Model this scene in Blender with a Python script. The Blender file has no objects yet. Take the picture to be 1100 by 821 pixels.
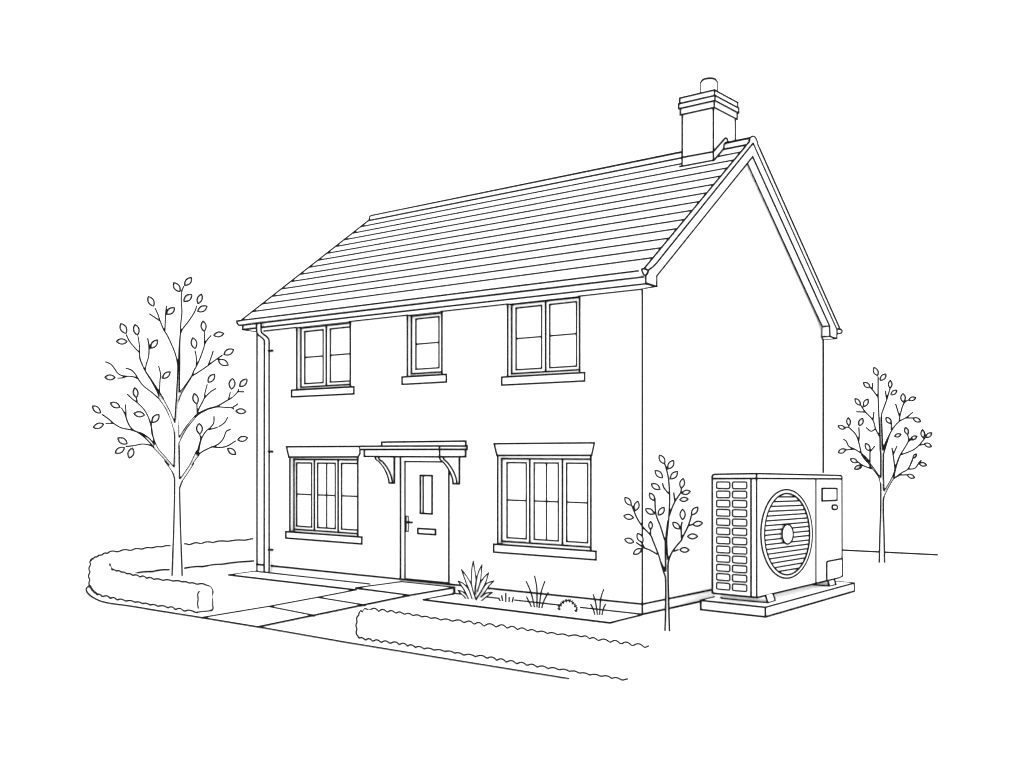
import bpy, bmesh, math
from mathutils import Vector as V3

# ------------------------------------------------------------------ camera, light, exposure
S = bpy.context.scene
FOC, H, CX, CY = 1157.0, 2.4, 550.0, 485.0        # focal length and horizon of the picture (1100 px wide), eye height
cam = bpy.data.cameras.new('camera'); cam.sensor_width = 36; cam.lens = 36*FOC/1100
cam.shift_y = (CY-410.5)/1100; cam.clip_end = 3000
co = bpy.data.objects.new('camera', cam); S.collection.objects.link(co)
co.location = (0, 0, H); co.rotation_euler = (math.radians(90), 0, 0); S.camera = co
w = bpy.data.worlds.new('World'); S.world = w; w.use_nodes = True      # an even, bright white overcast sky
bg = w.node_tree.nodes['Background']; bg.inputs[0].default_value = (1, 1, 1, 1); bg.inputs[1].default_value = 1.0
S.view_settings.view_transform = 'Standard'; S.view_settings.look = 'None'; S.view_settings.gamma = 1
S.view_settings.exposure = 1.35
S.cycles.max_bounces = 16; S.cycles.diffuse_bounces = 16

# ------------------------------------------------------------------ materials
def mat(name, a, b, scale, rough=1.0, spec=0.0):
    m = bpy.data.materials.new(name); m.use_nodes = True; nt = m.node_tree
    p = nt.nodes['Principled BSDF']; p.inputs['Roughness'].default_value = rough
    p.inputs['Specular IOR Level'].default_value = spec
    tc = nt.nodes.new('ShaderNodeTexCoord'); n = nt.nodes.new('ShaderNodeTexNoise'); n.inputs['Scale'].default_value = scale
    r = nt.nodes.new('ShaderNodeValToRGB'); r.color_ramp.elements[0].color = (*a, 1); r.color_ramp.elements[1].color = (*b, 1)
    nt.links.new(tc.outputs['Object'], n.inputs['Vector']); nt.links.new(n.outputs['Fac'], r.inputs['Fac'])
    nt.links.new(r.outputs['Color'], p.inputs['Base Color']); return m
g = lambda x: (x, x, x)
INK = mat('black_line', g(.004), g(.012), 30)
WHITE = {k: mat(k, g(a+.02), g(b+.02), s) for k, a, b, s in (
    ('white_render', .90, .93, 3), ('white_roof_tile', .90, .93, 6), ('white_trim', .91, .93, 8), ('white_pane', .91, .93, 1),
    ('white_ground', .91, .93, .5), ('white_paving', .91, .93, 2), ('white_bark', .90, .93, 9), ('white_leaf', .90, .93, 12),
    ('white_hedge', .90, .93, 7), ('white_metal', .91, .93, 10), ('white_concrete', .90, .93, 5))}

# ------------------------------------------------------------------ house frame: u runs left along the front wall, v runs back, z up
D0 = FOC*H/175; O = (140/FOC*D0, D0)
nL = math.hypot(1439, 1157); eL = (-1439/nL, 1157/nL); nR = math.hypot(930, 1157); eR = (930/nR, 1157/nR)
def P(u, v, z): return V3((O[0]+u*eL[0]+v*eR[0], O[1]+u*eL[1]+v*eR[1], z))
def uv(p): dx, dy = p[0]-O[0], p[1]-O[1]; return dx*eL[0]+dy*eL[1], dx*eR[0]+dy*eR[1]
class Plane:
    def __init__(s, n, c): s.n, s.c = n, c
    def __call__(s, x, y):
        r = ((x-CX)/FOC, 1.0, -(y-CY)/FOC); n = s.n
        t = (s.c-n[2]*H)/(n[0]*r[0]+n[1]*r[1]+n[2]*r[2]); return V3((t*r[0], t, H+t*r[2]))
def Fr(v=0.): return Plane((eR[0], eR[1], 0), O[0]*eR[0]+O[1]*eR[1]+v)     # plane parallel to the front wall
def Gb(u=0.): return Plane((eL[0], eL[1], 0), O[0]*eL[0]+O[1]*eL[1]+u)     # plane parallel to the gable wall
def Gr(z=0.): return Plane((0, 0, 1), z)
def Vt(p, q):
    n = (q[1]-p[1], -(q[0]-p[0]), 0); return Plane(n, n[0]*p[0]+n[1]*p[1])
def zoom(ox, oy, s): return lambda x, y: (ox+x/s, oy+y/s)

LW = 1.12
def rad(p, w): return w*LW*max(p[1], 5)/FOC

def proud(p, w): return p+(V3((0, 0, H))-p).normalized()*rad(p, w)*.9     # lines stand on the surface, not sunk in it

def near(p, k=.0035): return p+(V3((0, 0, H))-p)*k

def catmull(pts, n=5, closed=False):
    if len(pts) < 3: return list(pts)
    out = []; N = len(pts); seg = N if closed else N-1
    for i in range(seg):
        if closed: a, b, c, d = (pts[(i+k-1) % N] for k in range(4))
        else: a, b, c, d = pts[max(i-1, 0)], pts[i], pts[i+1], pts[min(i+2, N-1)]
        for k in range(n):
            t = k/n; out.append(.5*((2*b)+(c-a)*t+(2*a-5*b+4*c-d)*t*t+(3*b-a-3*c+d)*t**3))
    if not closed: out.append(pts[-1])
    return out
def resample(pts, n):
    L = [0]
    for a, b in zip(pts, pts[1:]): L.append(L[-1]+(b-a).length)
    out = []; j = 0
    for i in range(n):
        s = L[-1]*i/(n-1)
        while j < len(pts)-2 and L[j+1] < s: j += 1
        t = (s-L[j])/max(L[j+1]-L[j], 1e-9); out.append(pts[j].lerp(pts[j+1], min(t, 1)))
    return out

class M:
    """collects white surfaces and their black edges for ONE mesh"""
    def __init__(s): s.v = []; s.f = []; s.m = []
    def add(s, vs, fs, m):
        o = len(s.v); s.v += [V3(a) for a in vs]; s.f += [[o+i for i in f] for f in fs]; s.m += [m]*len(fs); return s
    def face(s, pts): return s.add(pts, [list(range(len(pts)))], 0)
    def prism(s, pts, d):
        n = len(pts); d = V3(d); q = [V3(p)+d for p in pts]
        fs = [list(range(n)), list(range(2*n-1, n-1, -1))]+[[i, (i+1) % n, n+(i+1) % n, n+i] for i in range(n)]
        return s.add(list(pts)+q, fs, 0)
    def hexa(s, b, t):
        return s.add(list(b)+list(t), [[0, 1, 2, 3], [4, 5, 6, 7]]+[[i, (i+1) % 4, 4+(i+1) % 4, 4+i] for i in range(4)], 0)
    def box(s, u0, u1, v0, v1, z0, z1):
        return s.hexa([P(u0, v0, z0), P(u1, v0, z0), P(u1, v1, z0), P(u0, v1, z0)], [P(u0, v0, z1), P(u1, v0, z1), P(u1, v1, z1), P(u0, v1, z1)])
    def strip(s, A, B, d):       # solid band between two lines, thickness d
        n = max(len(A), len(B), 2); d = V3(d)
        if len(A) != len(B): A = resample(A, n); B = resample(B, n)
        A = list(A); B = list(B)
        C = [a+d for a in A]; E = [b+d for b in B]; fs = []
        for i in range(n-1):
            j = i+1
            fs += [[i, j, n+j, n+i], [2*n+i, 2*n+j, 3*n+j, 3*n+i], [i, j, 2*n+j, 2*n+i], [n+i, n+j, 3*n+j, 3*n+i]]
        fs += [[0, n, 3*n, 2*n], [n-1, 2*n-1, 4*n-1, 3*n-1]]
        return s.add(A+B+C+E, fs, 0)
    def sweep(s, pts, w=1., closed=False, K=6, taper=False):
        pts = [proud(V3(p), w) for p in pts]; N = len(pts)
        if N < 2: return s
        vs = []; fs = []
        for i, p in enumerate(pts):
            if closed: a, b = pts[i-1], pts[(i+1) % N]
            else: a, b = pts[max(i-1, 0)], pts[min(i+1, N-1)]
            t = (b-a)
            t = t.normalized() if t.length > 1e-9 else V3((1, 0, 0))
            ref = V3((.13, .99, .05)) if abs(t.dot(V3((.13, .99, .05)))) < .9 else V3((0, 0, 1))
            x = t.cross(ref).normalized(); y = t.cross(x); r = rad(p, w)
            if taper and not closed: r *= 1-.45*i/(N-1)
            for k in range(K):
                c = 2*math.pi*k/K; vs.append(p+x*r*math.cos(c)+y*r*math.sin(c))
        for i in range(N if closed else N-1):
            j = (i+1) % N
            for k in range(K): fs.append([i*K+k, i*K+(k+1) % K, j*K+(k+1) % K, j*K+k])
        if not closed: fs += [list(range(K)), list(range((N-1)*K, N*K))]
        return s.add(vs, fs, 1)
    def line(s, *pts, w=1., closed=False):       # straight edges, each with its ends lapped over the corner
        pts = [V3(p) for p in pts]
        if closed: pts.append(pts[0])
        for a, b in zip(pts, pts[1:]):
            L = (b-a).length
            if L < 1e-6: continue
            d = (b-a)/L; e = min(rad(a, w)*.7, L); s.sweep([a-d*e, b+d*e], w)
        return s
    def curve(s, pts, w=1., closed=False, n=5): return s.sweep(catmull([V3(p) for p in pts], n, closed), w, closed)
    def build(s, name, m, parent=None, **tags):
        base = parent_loc(parent); me = bpy.data.meshes.new(name)
        me.from_pydata([v-base for v in s.v], [], s.f); me.materials.append(WHITE[m]); me.materials.append(INK)
        me.polygons.foreach_set('material_index', s.m); me.update()
        bm = bmesh.new(); bm.from_mesh(me); bmesh.ops.recalc_face_normals(bm, faces=bm.faces); bm.to_mesh(me); bm.free()
        o = bpy.data.objects.new(name, me); S.collection.objects.link(o)
        if parent is not None: o.parent = parent
        for k, x in tags.items(): o[k] = x
        return o
ORG = {}
def parent_loc(p):
    while p is not None:
        if p.name in ORG: return ORG[p.name]
        p = p.parent
    return V3((0, 0, 0))
def thing(name, loc, label, cat, group=None):
    o = bpy.data.objects.new(name, None); S.collection.objects.link(o); o.location = loc; o.empty_display_size = .2
    o['label'] = label; o['category'] = cat
    if group: o['group'] = group
    ORG[o.name] = V3(loc); return o
def px(pl, z, pts): return [pl(*z(*p)) for p in pts]

# ------------------------------------------------------------------ the setting
m = M(); R_ = 900
m.face([V3((-R_, -60, 0)), V3((R_, -60, 0)), V3((R_, 1600, 0)), V3((-R_, 1600, 0))]).build('ground', 'white_ground', kind='structure')

GL = Gr(.018)
Z3 = zoom(80, 570, 5)
kp = px(GL, Z3, [(76, 298), (64, 310), (66, 327), (85, 349), (130, 374), (190, 390), (300, 405), (450, 430)])
kp = catmull(kp, 4)+[GL(217.5, 663.5), GL(277, 673.3), GL(370, 689.6), GL(490, 709.3), GL(611.5, 729)]
m = M(); m.sweep(kp, .9)
m.strip([p+V3((0, .01, -.006)) for p in kp], [p+V3((0, .09, -.006)) for p in kp], (0, 0, -.004))
m.build('kerb', 'white_paving', kind='structure')

m = M(); q = [GL(382.4, 634), GL(440, 639.5), GL(277, 673.3), GL(217.5, 663.5)]
m.prism([p-V3((0, 0, .002)) for p in q], (0, 0, -.004))
gl = lambda x, y: near(GL(x, y), .0015)
m.line(gl(382.4, 634), gl(341, 642), gl(290, 651.5), gl(217.5, 663.5), w=1.12).line(gl(440, 639.5), gl(277, 673.3))
m.line(gl(341, 642), gl(392, 650.2), w=1.12).line(gl(290, 652), gl(337.5, 661.3), w=1.12)
m.build('path', 'white_paving', kind='structure')

# two planting beds along the foot of the front wall
m = M(); q = [GL(246, 617.6), P(9, -.004, .008), P(5.3, -.004, .008), GL(382.4, 634)]
m.prism([p-V3((0, 0, .003)) for p in q], (0, 0, -.003))
m.line(GL(382.4, 633.7), GL(300, 624.1), GL(246, 617.7), P(8.99, -.01, .008)); m.build('flower_bed', 'white_ground', kind='structure')
m = M(); q = [GL(454.8, 644.3), P(3.68, -.004, .008), P(0, -.004, .008), GL(655, 669)]
m.prism([p-V3((0, 0, .003)) for p in q], (0, 0, -.003))
m.line(GL(487, 638.2), GL(454.8, 644.3), GL(655, 669), GL(689.5, 660.5)); m.build('flower_bed', 'white_ground', kind='structure')

m = M(); a, b = Gr(.012)(880, 590.1), Gr(.012)(1007.6, 596.4)
m.sweep([near(a, .001), near(b, .001)], 1.3); m.strip([a+V3((0, .01, -.01)), b+V3((0, .01, -.01))], [a+V3((0, .1, -.01)), b+V3((0, .1, -.01))], (0, 0, -.001))
m.build('garden_edge', 'white_paving', kind='structure')

# raised doorstep
m = M(); t = [Gr(.1)(430.7, 625.3), Gr(.1)(487, 631.5), Gr(.03)(440, 639.5), Gr(.03)(382.4, 631.8)]
t[0] = P(uv(t[0])[0], -.008, .1); t[1] = P(uv(t[1])[0], -.008, .1)
fl = [V3((p.x, p.y, 0)) for p in t]; m.hexa(fl, t)
m.line(t[0], t[1], t[2], t[3]).line(near(t[3], .001), near(t[0], .001), w=1.1).line(t[1], V3((t[1].x, t[1].y, .0))).line(t[3], V3((t[3].x, t[3].y, 0)))
m.build('doorstep', 'white_paving', kind='structure')

# ------------------------------------------------------------------ the house
house = thing('house', P(4.5, 3.3, 0), 'two storey detached house with a pitched tiled roof, one chimney and a canopied front door', 'house')
W_, D_ = 9.0, 6.65
OPEN = [(6.28, 7.785, 3.59, 4.8), (4.0, 4.82, 3.72, 4.8), (1.13, 2.555, 3.61, 4.8), (6.08, 7.99, .845, 2.3), (.92, 2.765, .885, 2.34), (3.84, 4.99, .15, 2.31)]
m = M()
us = sorted({0, W_, *[a for o in OPEN for a in o[:2]]}); zs = sorted({0, 4.8, *[a for o in OPEN for a in o[2:]]})
for a, b in zip(us, us[1:]):
    for c, d in zip(zs, zs[1:]):
        mu, mz = (a+b)/2, (c+d)/2
        if not any(o[0] < mu < o[1] and o[2] < mz < o[3] for o in OPEN):
            m.face([P(a, 0, c), P(b, 0, c), P(b, 0, d), P(a, 0, d)])
for i, (a, b, c, d) in enumerate(OPEN):
    dp = .12 if i < 5 else .08
    for q, r in (((a, c), (b, c)), ((b, c), (b, d)), ((b, d), (a, d)), ((a, d), (a, c))):
        m.face([P(q[0], 0, q[1]), P(r[0], 0, r[1]), P(r[0], dp, r[1]), P(q[0], dp, q[1])])
    m.line(P(a, 0, c), P(a, 0, d)).line(P(b, 0, c), P(b, 0, d))
    if i in (3, 4): m.line(P(a, 0, d), P(b, 0, d)).line(P(b, 0, c), P(b, .1, c))
    if i < 3: m.line(P(b, 0, 4.8), P(b, .1, 4.79))
gv = [(0, 0), (D_, 0), (D_, 4.7), (3.37, 7.355), (2.95, 7.4), (0, 5.15)]
for u in (0, W_-.02): m.face([P(u, v, z) for v, z in gv])
m.face([P(0, D_, 0), P(W_, D_, 0), P(W_, D_, 4.7), P(0, D_, 4.7)])
m.line(P(0, 0, 0), P(0, 0, 4.83)).line(P(W_, 0, 0), P(W_, 0, 4.8)).line(near(P(0, D_, 0), .0015), near(P(0, D_, 4.6), .0015), w=.95)
jz = 4.792; js = [9.0, 7.785, 6.28, 4.82, 4.0, 2.555, 1.13, 0]
for a, b in zip(js[::2], js[1::2]): m.line(near(P(a, -.012, jz), .001), near(P(b, -.012, jz), .001), w=1.08)
f0 = Fr(0); base_px = [(276, 397), (487, 536), (553.5, 602), (618, 689.6)]
def ub(x): return uv(f0(x, 485))[0]
for a, b in base_px: m.line(near(P(ub(a), -.006, 0), .006), near(P(ub(b), -.006, 0), .006))
m.line(near(P(0, 0, 0), .006), near(P(0, D_, 0), .006))
m.build('wall', 'white_render', house)
m = M(); m.box(4.99, W_+.006, -.006, 0, 0, .147).box(-.006, 3.84, -.006, 0, 0, .15)
m.face([P(-.006, -.006, 0), P(-.006, D_, 0), P(-.006, D_, .15), P(-.006, -.006, .15)])
m.line(P(W_, -.006, .145), P(0, -.006, .15)).line(P(-.006, 0, .15), P(-.006, D_, .15))
m.build('plinth', 'white_render', house)

# roof
c1 = zoom(720, 75, 7.14); c2 = zoom(680, 270, 13.68); c3 = zoom(865, 320, 13.68); c4 = zoom(250, 330, 11.73); c7 = zoom(780, 130, 9.117)
VG = Gb(-.3); e0 = VG(692.06, 288.27); rl = VG(802, 155.8); ve, vr = uv(e0)[1], uv(rl)[1]; sl = (rl.z-e0.z)/(vr-ve)
RP = Plane((-sl*eR[0], -sl*eR[1], 1), e0.z-sl*ve-sl*(O[0]*eR[0]+O[1]*eR[1]))       # plane of the front slope
el, tl = RP(260.5, 343.6), RP(396.3, 237.2)
apex = VG(*c7(258, 150)); rear = VG(*c3(510, 460))
va = uv(apex)[1]
m = M()
m.prism([e0, el, tl, rl], (0, 0, -.06))
rr = P(9.0, 6.9, 4.72); at_ = P(8.6, va, apex.z-.05)
ai, ri_ = P(.03, va, apex.z-.05), P(.03, 6.8, 4.76)
m.prism([ai, at_, rr, ri_], (0, 0, -.05)); m.face([VG(808.3, 149), ai, ri_, rear])
m.face([el-V3((0, 0, .06)), tl-V3((0, 0, .06)), at_, rr])
up = V3((-sl*eR[0], -sl*eR[1], 1)).normalized()*.008
m.line(el+up, tl+up, w=1.05)
NC = 14
for k in range(1, NC):
    t = k/NC; a = e0.lerp(rl, t)+up; b = el.lerp(tl, t)+up; m.line(a, b, w=.92)
# verge (mortared edge of the tiles) in the gable plane
vt = [e0]+[VG(*c7(*p)) for p in ((200, 235), (222, 212), (230, 195), (232, 166), (258, 150), (280, 156), (292, 172), (303, 200), (312, 235), (330, 275))]+[rear, VG(*c3(460, 465)), VG(*c7(262, 220))]
vt += [VG(*c2(*p)) for p in ((480, 5), (400, 105), (340, 180), (290, 230), (215, 285))]
dU = P(1, 0, 0)-P(0, 0, 0)
m.prism(vt, dU*.03)
m.line(e0, VG(*c7(200, 235)), w=1.05).curve([VG(*c7(*p)) for p in ((195, 238), (222, 212), (230, 195), (232, 166))])
m.curve([VG(*c7(*p)) for p in ((232, 166), (258, 150), (280, 156), (292, 172), (303, 200), (312, 235), (330, 275))]).line(VG(*c7(330, 275)), rear, w=1.15)
roof = m.build('roof', 'white_roof_tile', house)
# ridge tiles, stopping either side of the chimney
rv = uv(Fr(3.0)(806, 148))
def ridge_sec(u, A, B):
    return [A, A+(B-A)*.75+V3((0, 0, .01)), B, P(u, va+.1, B.z-.0), P(u, va+.2, A.z)]
A0, B0 = rl+V3((0, 0, .002)), VG(*c7(232, 166)); A1, B1 = RP(396.3, 237.2), Fr(uv(B0)[1])(399.5, 231.8)
def rsec(t): return ridge_sec(-.3+t*(uv(A1)[0]+.3), A0.lerp(A1, t), B0.lerp(B1, t))
def at_u(u): return (u+.3)/(uv(A1)[0]+.3)
for ta, tb in ((0.002, at_u(.14)), (at_u(.72), 1)):
    m = M(); a, b = rsec(ta), rsec(tb); m.strip(a, b, (0, 0, -.03)); m.face(a); m.face(b)
    m.line(near(a[0], .001), near(b[0], .001), w=1.15).line(near(a[2], .0015), near(b[2], .0015), w=1.2)
    if tb == 1: m.curve([b[0], b[1]+V3((-.03, 0, .0)), b[2]])
    m.build('ridge_tile', 'white_roof_tile', roof)
# bargeboards and boxed ends
b_top = [VG(*c2(*p)) for p in ((215, 285), (290, 230), (340, 180), (400, 105), (480, 5))]+[VG(808.74, 154.13), VG(*c3(460, 465))]
b_bot = [VG(*c3(460, 600)), VG(*c3(360, 570)), VG(*c3(355, 415)), VG(808.3, 168.4), VG(*c2(345, 365)), VG(*c2(345, 520)), VG(*c2(185, 465)), VG(*c2(185, 350))]
m = M(); m.prism([p-dU*.004 for p in b_top+b_bot], dU*.03)
m.line(*[p-dU*.004 for p in b_top+b_bot], closed=True)
J = Gb(0); j0, j1 = J(802.3, 175.5), J(882.9, 351); z46 = Gr(4.58)
m.face([VG(808.3, 168.4), j0, j1, VG(*c3(355, 415))]).line(near(j0-dU*.01, .002), near(j1-dU*.01, .002), w=.9)
m.face([j1, VG(*c3(355, 415)), VG(*c3(360, 570)), J(882.6, 362)])
m.line(VG(*c3(355, 415)), j1-dU*.01, J(882.6, 362)-dU*.01, VG(*c3(360, 570)))
k0 = z46(884.4, 364.7); m.face([VG(*c3(360, 570)), J(882.6, 362), k0, VG(*c3(460, 600))]); m.line(J(882.6, 362)-dU*.01, k0, VG(*c3(460, 600)))
m.build('bargeboard', 'white_trim', roof)
# fascia and soffit under the front eaves
m = M(); fz0, fz1 = 4.79, 4.96
m.box(-.3, 8.93, -.4, -.37, fz0, fz1); m.line(P(-.3, -.4, fz0), P(8.93, -.4, fz0)).line(P(8.93, -.4, fz0), P(8.93, -.4, 4.9)); m.build('fascia', 'white_trim', roof)
s1 = Gr(4.79)(693.5, 309.5)
m = M(); sp = [P(-.3, -.4, fz0), P(-.3, -.1, fz0), s1, P(0, 0, fz0), P(W_, 0, fz0), P(8.93, -.4, fz0)]
m.prism([p+V3((0, 0, .004)) for p in sp], (0, 0, .01)); m.line(P(-.3, -.4, fz0), P(-.3, -.1, fz0), s1, P(0, 0, 4.8)).line(P(8.93, -.4, fz0), P(W_, 0, 4.79))
m.prism([P(0, 0, 4.8), P(W_, 0, 4.8), P(W_, .14, 4.8), P(0, .14, 4.8)], (0, 0, .01))
m.build('soffit', 'white_trim', roof)
# gutter
m = M(); gs = [(-.405, 4.97), (-.47, 4.975), (-.468, 4.94), (-.455, 4.905), (-.43, 4.887), (-.405, 4.885)]
m.prism([P(-.25, v, z) for v, z in gs], P(9.02, 0, 0)-P(-.25, 0, 0))
gf = Fr(-.47); m.line(P(-.285, -.47, 4.975), gf(254.3, 344.9)).line(P(-.28, -.43, 4.887), gf(258.5, 349.6))
m.curve([gf(254.3, 344.9), gf(254.5, 347), gf(256, 349.2), gf(258.5, 349.8)])
m.prism([gf(254.3, 344.9), gf(254.5, 347), gf(256, 349.2), gf(258.5, 349.8), gf(264, 349.0), gf(264, 343.8)], P(0, .06, 0)-P(0, 0, 0))
cup = [VG(*c2(*p))-dU*.012 for p in ((118, 262), (165, 262), (212, 285), (205, 325), (185, 352), (150, 345), (128, 305))]
m.prism(cup, dU*.05); m.curve(cup, closed=True)
m.build('gutter', 'white_trim', house)
m = M(); rg = [VG(*c3(*p)) for p in ((463, 460), (512, 462), (536, 475), (540, 495), (525, 522), (466, 530))]
m.prism(rg, dU*.1); m.curve(rg[:], n=4); m.line(rg[0], rg[-1]); m.build('gutter', 'white_trim', house)
# downpipe with swan neck
Lp = [((300, 200), -.44), ((302, 310), -.42), ((325, 350), -.36), ((375, 392), -.2), ((396, 425), -.1), ((398, 470), -.07)]
Rp = [((357, 195), -.44), ((358, 305), -.42), ((378, 335), -.36), ((430, 375), -.2), ((455, 412), -.1), ((458, 460), -.07)]
A = catmull([Fr(v)(*c4(*p)) for p, v in Lp], 4); B = catmull([Fr(v)(*c4(*p)) for p, v in Rp], 4)
A.append(Fr(-.07)(283.7, 617.3)); B.append(Fr(-.07)(289.1, 617.7))
m = M(); m.strip(A, B, (P(0, .05, 0)-P(0, 0, 0))); m.sweep(A, 1.).sweep(B, 1.); m.line(A[-1], B[-1])
dp = m.build('downpipe', 'white_trim', house)
for y in (377, 485.3, 590.8):
    m = M(); m.line(Fr(-.05)(288.5, y), Fr(-.05)(292.5, y), w=1.1); a = Fr(-.04)(286.5, y-1); b = Fr(-.04)(289, y+1)
    m.box(uv(a)[0], uv(b)[0], -.05, 0, b.z, a.z); m.build('pipe_bracket', 'white_trim', dp)

# chimney
m = M(); m.box(.13, .72, 2.42, 3.2, 6.9, 8.36)
m.line(P(.72, 2.42, 7.22), P(.72, 2.42, 8.1)).line(P(.13, 2.42, 7.21), P(.13, 2.42, 8.1)).line(P(.13, 3.2, 7.5), P(.13, 3.2, 8.1))
ch = m.build('chimney', 'white_render', house)
m = M()
for o_, z0, z1, tl_ in ((.035, 8.08, 8.18, 0), (.065, 8.18, 8.265, 1), (.045, 8.265, 8.365, 2)):
    a, b, c, d = .13-o_, .72+o_*.5, 2.42-o_, 3.2
    m.box(a, b, c, d, z0, z1)
    if tl_ < 2: m.line(P(b, c, z0), P(a, c, z0), P(a, d, z0))
    if tl_ > 0: m.line(P(b, c, z1), P(a, c, z1), P(a, d, z1))
    m.line(P(a, c, z0), P(a, c, z1), w=.9).line(P(b, c, z0), P(b, c, z1)).line(P(a, d, z0), P(a, d, z1))
m.build('chimney_cap', 'white_render', ch)
m = M(); pc = P(.42, 2.8, 0); pr = .135; K = 24; zt = 8.70
vw = V3((pc.x, pc.y, 0)).normalized(); sd = V3((-vw.y, vw.x, 0))
ring = lambda z, r=pr: [V3((pc.x, pc.y, z))+sd*r*math.cos(2*math.pi*k/K)-vw*r*math.sin(2*math.pi*k/K) for k in range(K)]
m.prism(ring(8.3), (0, 0, zt-8.31)); tp = ring(zt)[:K//2+1]
tp = [p-V3((0, 0, .03*abs(math.cos(math.pi*k/(K//2)))**6)) for k, p in enumerate(tp)]
m.sweep(tp, 1.1); m.line(tp[0], tp[0]-V3((0, 0, .36)), w=1.15).line(tp[-1], tp[-1]-V3((0, 0, .36)), w=1.15)
m.build('chimney_pot', 'white_concrete', ch)
m = M(); fr = Fr(2.41); gb = Gb(.12)
ff = px(fr, c1, [(93, 742), (93, 672), (332, 628), (332, 698)]); m.prism(ff, (P(0, .01, 0)-P(0, 0, 0)))
m.line(fr(*c1(93, 672)), fr(*c1(332, 628))).line(RP(*c1(75, 747))+up, RP(*c1(332, 698))+up)
sf = px(gb, c1, [(332, 628), (415, 532), (428, 524), (438, 535), (440, 552), (425, 558), (412, 575), (410, 605), (332, 698)])
m.prism(sf, dU*.01); m.line(sf[0], sf[1]).curve(sf[1:5]).curve([sf[5], sf[6], sf[7]]).line(sf[7], sf[8])
m.build('flashing', 'white_trim', ch)

# ------------------------------------------------------------------ windows (parts of the house), frame > casement, pane, sill, lintel
def window(op, ft, fb, mull, panes, pz, bar, mid, sill, lint=None, label=None):
    a, b = op[0], op[1]; d = .1
    m = M(); m.box(a, b, .13, .16, op[2], min(op[3], ft+.2))
    m.box(a, b, d, .13, ft-.03, op[3] if op[3]-ft < .04 else ft).box(a, b, d, .13, fb, fb+.03)
    m.line(P(b-.004, d, ft), P(a, d, ft), w=.82).line(P(b-.004, d, fb), P(a, d, fb), w=.82).line(P(b-.006, d, fb), P(b-.006, d, ft), w=.85)
    if ft < op[3]-.04: m.box(a, b, d+.005, .13, ft, op[3])
    m.box(a, b, d+.01, .13, op[2], fb)
    fr_ = m.build('window', 'white_trim', house)
    if label: fr_['label'] = label
    ed = [b]+mull+[a]
    for i, (p1, p0) in enumerate(panes):
        hi, lo = ed[i], ed[i+1]; m = M(); z0, z1 = pz
        m.box(p1, hi, d, .13, fb, ft).box(lo, p0, d, .13, fb, ft).box(p0, p1, d, .13, fb, z0).box(p0, p1, d, .13, z1, ft)
        m.line(P(p1, d, z0), P(p0, d, z0), P(p0, d, z1), P(p1, d, z1), w=.82, closed=True)
        if i < len(mull): m.line(P(lo, d, fb), P(lo, d, ft))
        m.build('casement', 'white_trim', fr_)
        m = M(); m.box(p0, p1, .11, .13, z0, z1); m.line(P(p1, .108, bar), P(p0, .108, bar), w=.82)
        if mid and i == 1: m.line(P(mid, .108, z0), P(mid, .108, z1), w=.8)
        m.build('pane', 'white_pane', fr_)
    s0, s1_, z0, z1 = sill; m = M(); m.box(s0, s1_, -.05, .02, z0, z1)
    m.line(P(s0, -.05, z0), P(s1_, -.05, z0), P(s1_, -.05, z1), P(s0, -.05, z1), closed=True); m.build('sill', 'white_concrete', fr_)
    if lint:
        m = M(); m.prism([P(u, -.05, z) for u, z in lint], P(0, .05, 0)-P(0, 0, 0)); m.line(*[P(u, -.05, z) for u, z in lint], closed=True)
        m.build('lintel', 'white_concrete', fr_)
window(OPEN[0], 4.78, 3.64, [7.05], [(7.67, 7.14), (6.94, 6.36)], (3.705, 4.705), 4.21, None, (6.13, 7.88, 3.45, 3.58))
window(OPEN[1], 4.78, 3.765, [], [(4.71, 4.16)], (3.84, 4.72), 4.28, None, (3.85, 4.9, 3.575, 3.705), label='narrow single-pane window')
window(OPEN[2], 4.79, 3.665, [1.86], [(2.46, 1.94), (1.78, 1.26)], (3.725, 4.725), 4.23, None, (1.0, 2.64, 3.475, 3.605))
window(OPEN[3], 2.245, .885, [7.39, 6.72], [(7.91, 7.47), (7.30, 6.80), (6.63, 6.18)], (.95, 2.175), 1.57, 7.05, (5.92, 8.05, .72, .845),
       [(8.03, 2.49), (5.97, 2.49), (5.97, 2.36), (6.02, 2.3), (7.96, 2.29)])
window(OPEN[4], 2.28, .925, [2.18, 1.53], [(2.65, 2.25), (2.09, 1.61), (1.45, 1.05)], (.99, 2.215), 1.605, 1.85, (.79, 2.81, .755, .885),
       [(2.80, 2.525), (.82, 2.53), (.87, 2.34), (2.74, 2.335)])

# front door
m = M(); m.box(3.84, 4.935, .06, .09, .15, 2.22); m.line(P(4.935, .06, .15), P(4.935, .06, 2.22), P(3.84, .06, 2.22), w=.85)
m.line(P(4.935, .06, .155), P(3.84, .06, .16), w=.7)
door = m.build('door', 'white_trim', house)
m = M(); m.box(4.935, 4.99, .05, .09, .15, 2.31).box(3.84, 4.935, .05, .09, 2.22, 2.31); m.build('door_frame', 'white_trim', door)
m = M(); m.box(4.28, 4.56, .055, .06, 1.32, 1.98); m.line(P(4.56, .055, 1.32), P(4.28, .055, 1.32), P(4.28, .055, 1.98), P(4.56, .055, 1.98), closed=True)
m.line(P(4.49, .055, 1.32), P(4.49, .055, 1.98), w=.9); m.build('door_glass', 'white_pane', door)
m = M(); m.box(4.84, 4.89, .045, .06, .99, 1.26); m.line(P(4.84, .045, .99), P(4.89, .045, .99), P(4.89, .045, 1.26), P(4.84, .045, 1.26), w=.6, closed=True)
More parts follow.
